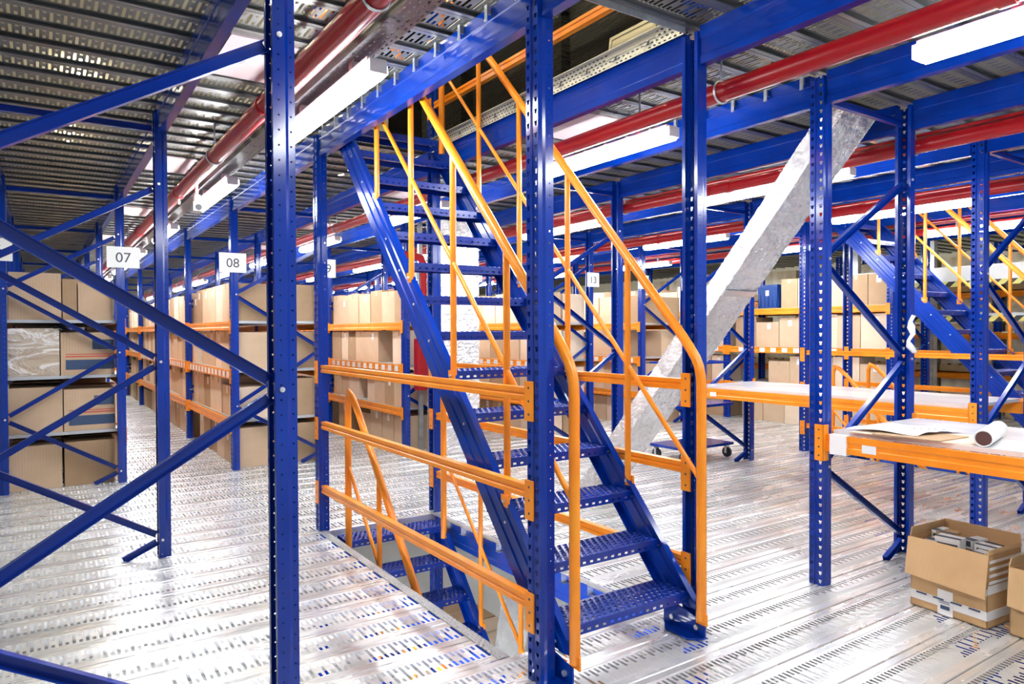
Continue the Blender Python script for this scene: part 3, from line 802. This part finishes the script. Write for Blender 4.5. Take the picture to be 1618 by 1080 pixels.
# packing under the small boxes
p_ = Rz @ Vector((.008,.008,0)); b = MB(); b.box(0,.30,0,.374,0,.303); o = b.build('packed_goods', CART[2], None, (3.915+p_.x,1.575+p_.y,.0105)); o.rotation_euler.z = BZ; tag(o, 'stack of packed goods filling the open carton under the small boxes', 'packing', kind='stuff')

# ------------------------------------------------------------------ foil duct, foil column, cabinet, trolley
du = empty('foil_duct'); b = MB()
A = Vector((4.30, 5.02, -.02)); B = Vector((4.50, 2.62, 2.97)); d = (B-A).normalized()
nrm = Vector((0,-d.z,d.y)).normalized()
if nrm.z > 0: nrm = -nrm
W_, T_ = .37, .16
from mathutils import noise as mn
def crinkle(b, A, B, ex, ey, w_, t_, NS, NA, amp, zc=(.002, 2.985)):
    """rectangular duct from A to B (ex, ey unit cross axes), skin crumpled like foil"""
    per = 2*(w_+t_); vs = []; fs = []
    for i in range(NS+1):
        c = A + (B-A)*(i/NS)
        for j in range(NA):
            q = per*j/NA
            if q < w_: a, t, n_ = q-w_/2, -t_/2, -ey
            elif q < w_+t_: a, t, n_ = w_/2, q-w_-t_/2, ex
            elif q < 2*w_+t_: a, t, n_ = w_/2-(q-w_-t_), t_/2, ey
            else: a, t, n_ = -w_/2, t_/2-(q-2*w_-t_), -ex
            p = c + ex*a + ey*t
            k = .25*abs(mn.noise(p*5))+.55*abs(mn.noise(p*15+Vector((3,1,2))))+.5*abs(mn.noise(p*34))+.3*abs(mn.noise(p*70))
            p = p - n_*amp*k*2
            p.z = max(zc[0], min(zc[1], p.z)); vs.append(p)
    for i in range(NS):
        for j in range(NA): fs.append((i*NA+j, i*NA+(j+1)%NA, (i+1)*NA+(j+1)%NA, (i+1)*NA+j))
    fs += [tuple(range(NA)), tuple(range(NS*NA, NS*NA+NA))]
    b.add(vs, fs)
crinkle(b, A, B, Vector((1,0,0)), -nrm, W_, T_, 300, 100, .010)
b.build('duct', FOIL, du)
b = MB(); c = A+(B-A)*.62; b.bar(c+Vector((-W_/2-.002,0,0))+nrm*.083, c+Vector((W_/2,0,0))+nrm*.083, .004, .05, up=d); b.build('foil_tape', STEEL, du)
tag(du, 'slanting duct wrapped in crinkled silver foil between ceiling and deck', 'duct')
fc = MB(); 
crinkle(fc, Vector((0,0,0)), Vector((0,0,2.97)), Vector((1,0,0)), Vector((0,1,0)),   .62, .26, 200, 90, .011, (0, 2.975))
o = fc.build('foil_column', FOIL, None, (4.30,7.70,.002)); tag(o, 'upright column wrapped in silver foil behind the near stair', 'column')
b = MB(); b.box(-.025,.025,-.02,.02,0,2.97); o = b.build('grey_profile', GALV, None, (3.99,7.99,.002)); tag(o, 'narrow grey vertical profile beside the foil column', 'profile')
rc = empty('fire_cabinet', (3.885,7.84,.78)); b = MB(); b.box(0,.5,0,.12,0,.64); b.build('body', RED, rc); b = MB(); b.box(.03,.47,-.006,0,.03,.61); b.build('door', RED, rc); b = MB(); b.box(.42,.45,-.02,-.006,.28,.36); b.build('handle', STEEL, rc)
b = MB(); b.box(.05,.12,-.008,-.006,.5,.58); b.build('white_sign', LABEL, rc)
tag(rc, 'red fire hose cabinet on the rack end behind the stair', 'cabinet')
b = MB(); b.tube([(3.5,7.9,2.45),(3.85,7.9,2.45),(3.96,7.9,2.42),(4.0,7.9,2.33),(4.0,7.9,1.43)], .045, 14); o = b.build('riser_pipe', RED); tag(o, 'red riser pipe bending down to the fire hose cabinet', 'pipe')
tr = empty('trolley', (5.98,5.45,.002)); CW, CD = .86, .52
b = MB()
for x in (0,CW):
    for y in (0,CD): b.bar((x,y,.12),(x,y,1.13),.025,.025)
for y in (0,CD): b.bar((0,y,1.13),(CW,y,1.13),.022,.022,up=(0,0,1))
for x in (0,CW): b.bar((x,0,1.13),(x,CD,1.13),.022,.022)
b.build('tube_frame', BLUEM, tr)
for z in (.15,.62): b = MB(); b.box(0,CW,0,CD,z,z+.03); b.build('shelf', BLUEM, tr)
for x in (.06,CW-.06):
    for y in (.05,CD-.05):
        b = MB(); b.tube([(x-.015,y,.062),(x+.015,y,.062)], .06, 18); w_ = b.build('wheel', BLACK, tr); b = MB(); b.box(x-.03,x+.03,y-.02,y+.02,.125,.15); b.box(x-.03,x-.024,y-.015,y+.015,.05,.15); b.build('fork', STEEL, w_)
tag(tr, 'blue two-shelf trolley on black wheels parked beyond the foil duct', 'trolley')
place(bn, (10.3,7.3,1.875), 'blue plastic bin with a white label on the top shelf at the far right', 'bin', 'blue plastic bins')

# ------------------------------------------------------------------ upstairs stock behind the opening
pl = empty('wrapped_pallet'); b = MB(); vs = []; rnd = random.Random(5)
NX, NZ = 8, 10
b2 = MB()
for (ax, n1, L1, fx) in (('x0',NX,2.0,0),):
    pass
b.box(0,1.0,0,1.2,.14,2.1); b.build('wrapped_load', BFILM, pl)
b = MB()
for q in range(7): b.box(0,1.0,q*.175,q*.175+.1,.12,.14)
for q in (0,.45,.9): b.box(q,q+.1,0,1.2,0,.12)
b.build('pallet_base', carton_mat('pallet_wood',(.45,.32,.18),(.55,.4,.24)), pl)
for i, (x, y) in enumerate(((3.05,2.6),(3.05,3.9),(3.05,5.3),(1.9,5.75))):
    place(pl, (x,y,3.035), 'tall black film wrapped pallet load upstairs, %s beyond the ceiling opening' % ORD[i], 'pallet', 'black wrapped pallets upstairs')
b = MB(); b.box(0,.012,0,.40,0,.28); b.box(-.006,0,0,.40,.26,.28); b.box(-.006,0,0,.40,0,.02); b.box(-.006,0,0,.02,0,.28); b.box(-.006,0,.38,.40,0,.28)
o = b.build('leaning_board', newmat('cream_board',(.62,.58,.42),.6), None, (2.93,2.90,3.04)); o.rotation_euler = (0,math.radians(8),0); tag(o, 'cream framed board leaning on the black pallets upstairs', 'board')
b = MB(); b.box(0,.5,0,.012,0,.42); o = b.build('leaning_board', D.materials['cream_board'], None, (2.05,5.70,3.035)); tag(o, 'cream board beyond the stair head upstairs', 'board')
ul = empty('upstairs_lamp'); b = MB(); b.box(-.06,.06,0,1.4,.03,.09); b.build('housing', WHITE, ul); b = MB(); b.box(-.05,.05,.01,1.39,0,.03); b.build('diffuser', TUBEW, ul)
for i, (x, y) in enumerate([(a,c) for a in (-2.5,.8,5.0,9) for c in (1,6,11,17,23)]):
    place(ul, (x,y,7.11), 'warm strip light upstairs, glimpsed through the ceiling deck slots', 'lamp', 'upstairs strip lights')

# ------------------------------------------------------------------ lower storey seen through the opening
for i, (x, y) in enumerate([(.6,.8),(.6,2.4),(1.45,2.1),(1.1,.5),(.6,4.9),(.6,9.5),(9.5,4.9),(9.5,9.5)]):  # lamps added to brighten the lower storey and stair opening, mostly out of view
    place(lamp, (x,y,-.55), 'added strip light brightening the lower storey, mostly out of view', 'lamp', 'added lower storey strip lights')
k = 0
for (x, y, z) in ((3.4,4.4,-3.02),(3.4,5.0,-3.02),(3.4,4.4,-2.5),(3.4,5.0,-2.5),(3.4,5.6,-3.02),(3.4,5.6,-2.5),(3.4,6.2,-3.02),(3.4,6.2,-2.5),(3.4,4.4,-1.98),(3.4,5.0,-1.98),(3.4,5.6,-1.98),(3.4,6.2,-1.98)):
    o = carton('cardboard_box', .55, .58, .5, CART[k%3], True, False, True); o.location = (x,y,z+.002); tag(o, 'pale box stacked on the lower storey, %s, %s tier' % (ORD[k], ORD[int(round((z+3.02)/.52))]), 'box', 'boxes on the lower storey'); k += 1

b = MB(); crinkle(b, Vector((0,0,.01)), Vector((.28,-.25,2.45)), Vector((0,1,0)), Vector((1,0,0)), .4, .05, 40, 30, .006, (.002, 9)); o = b.build('silver_screen', FOIL, None, (2.80,4.75,-3.02)); tag(o, 'silver foil covered panel on the lower storey, leaning up beside the lower stair', 'panel')
# ------------------------------------------------------------------ pallet racking behind everything at the right
CREAM = newmat('cream_wrapped_goods', (.62,.55,.42), .35); v_, _ = coords(CREAM); setc(CREAM, ramp(CREAM, noise(CREAM, v_, 3, 4), [(.35,(.45,.36,.24)),(.65,(.75,.70,.58))]))
lo = empty('pallet_load'); b = MB(); b.box(0,.9,.02,.83,.14,.62); b.build('wrapped_goods', CREAM, lo)
b = MB()
for q in range(5): b.box(0,.9,q*.18,q*.18+.12,.11,.14)
for q in (0,.4,.8): b.box(q,q+.1,0,.85,0,.11)
b.build('pallet', D.materials['pallet_wood'], lo)
nn = 0
for bi, y in enumerate((-3.23,-.35, 2.48, 5.31, 8.14, 10.97)):
    if bi: place(frame_p, (13.4, y-.05, 0), 'blue rack frame of the pallet racking beyond the lift, %s from the right' % ORD[bi-1], 'rack frame', 'blue rack frames on the deck')
    for li, z in enumerate((.0,.75,1.45,2.15)):
        if z: place(rb, (13.4, y, z-.055), 'orange beam of the pallet racking beyond the lift, level %s, %s bay' % (ORD[li-1], ORD[bi]), 'beam', 'orange beams beyond the lift')
        if z: place(rb, (14.35, y, z-.055), 'orange rear beam of the pallet racking beyond the lift, level %s, %s bay' % (ORD[li-1], ORD[bi]), 'beam', 'orange beams beyond the lift')
        for q in range(3):
            place(lo, (13.44, y+.03+q*.9, z+.018), 'cream wrapped pallet load beyond the lift, %s level, %s bay, %s along' % (ORD[li], ORD[bi], ORD[q]), 'pallet load', 'pallet loads beyond the lift')
# ------------------------------------------------------------------ lift machinery at the far right
lf = empty('lift_conveyor', (11.3,-.5,0))
b = MB(); b.box(0,1.2,0,7.2,2.22,2.44); b.build('white_side_panel', WHITE, lf)
b = MB(); b.box(-.01,0,0,7.2,2.14,2.22); b.build('hazard_strip', HAZ, lf)
b = MB(); b.box(-.01,0,0,7.2,1.62,1.70); b.build('hazard_strip', HAZ, lf)
b = MB(); b.box(.0,.9,0,7.2,1.70,1.74); b.build('deck_plate', GREY, lf)
for y in (.2,1.6,3.0,4.4,5.8,7.0):
    b = MB(); b.box(.02,.12,y,y+.1,.002,2.97); b.build('profile_post', GALV, lf)
tag(lf, 'grey and white lift structure with black and yellow hazard strips at the far right', 'conveyor')
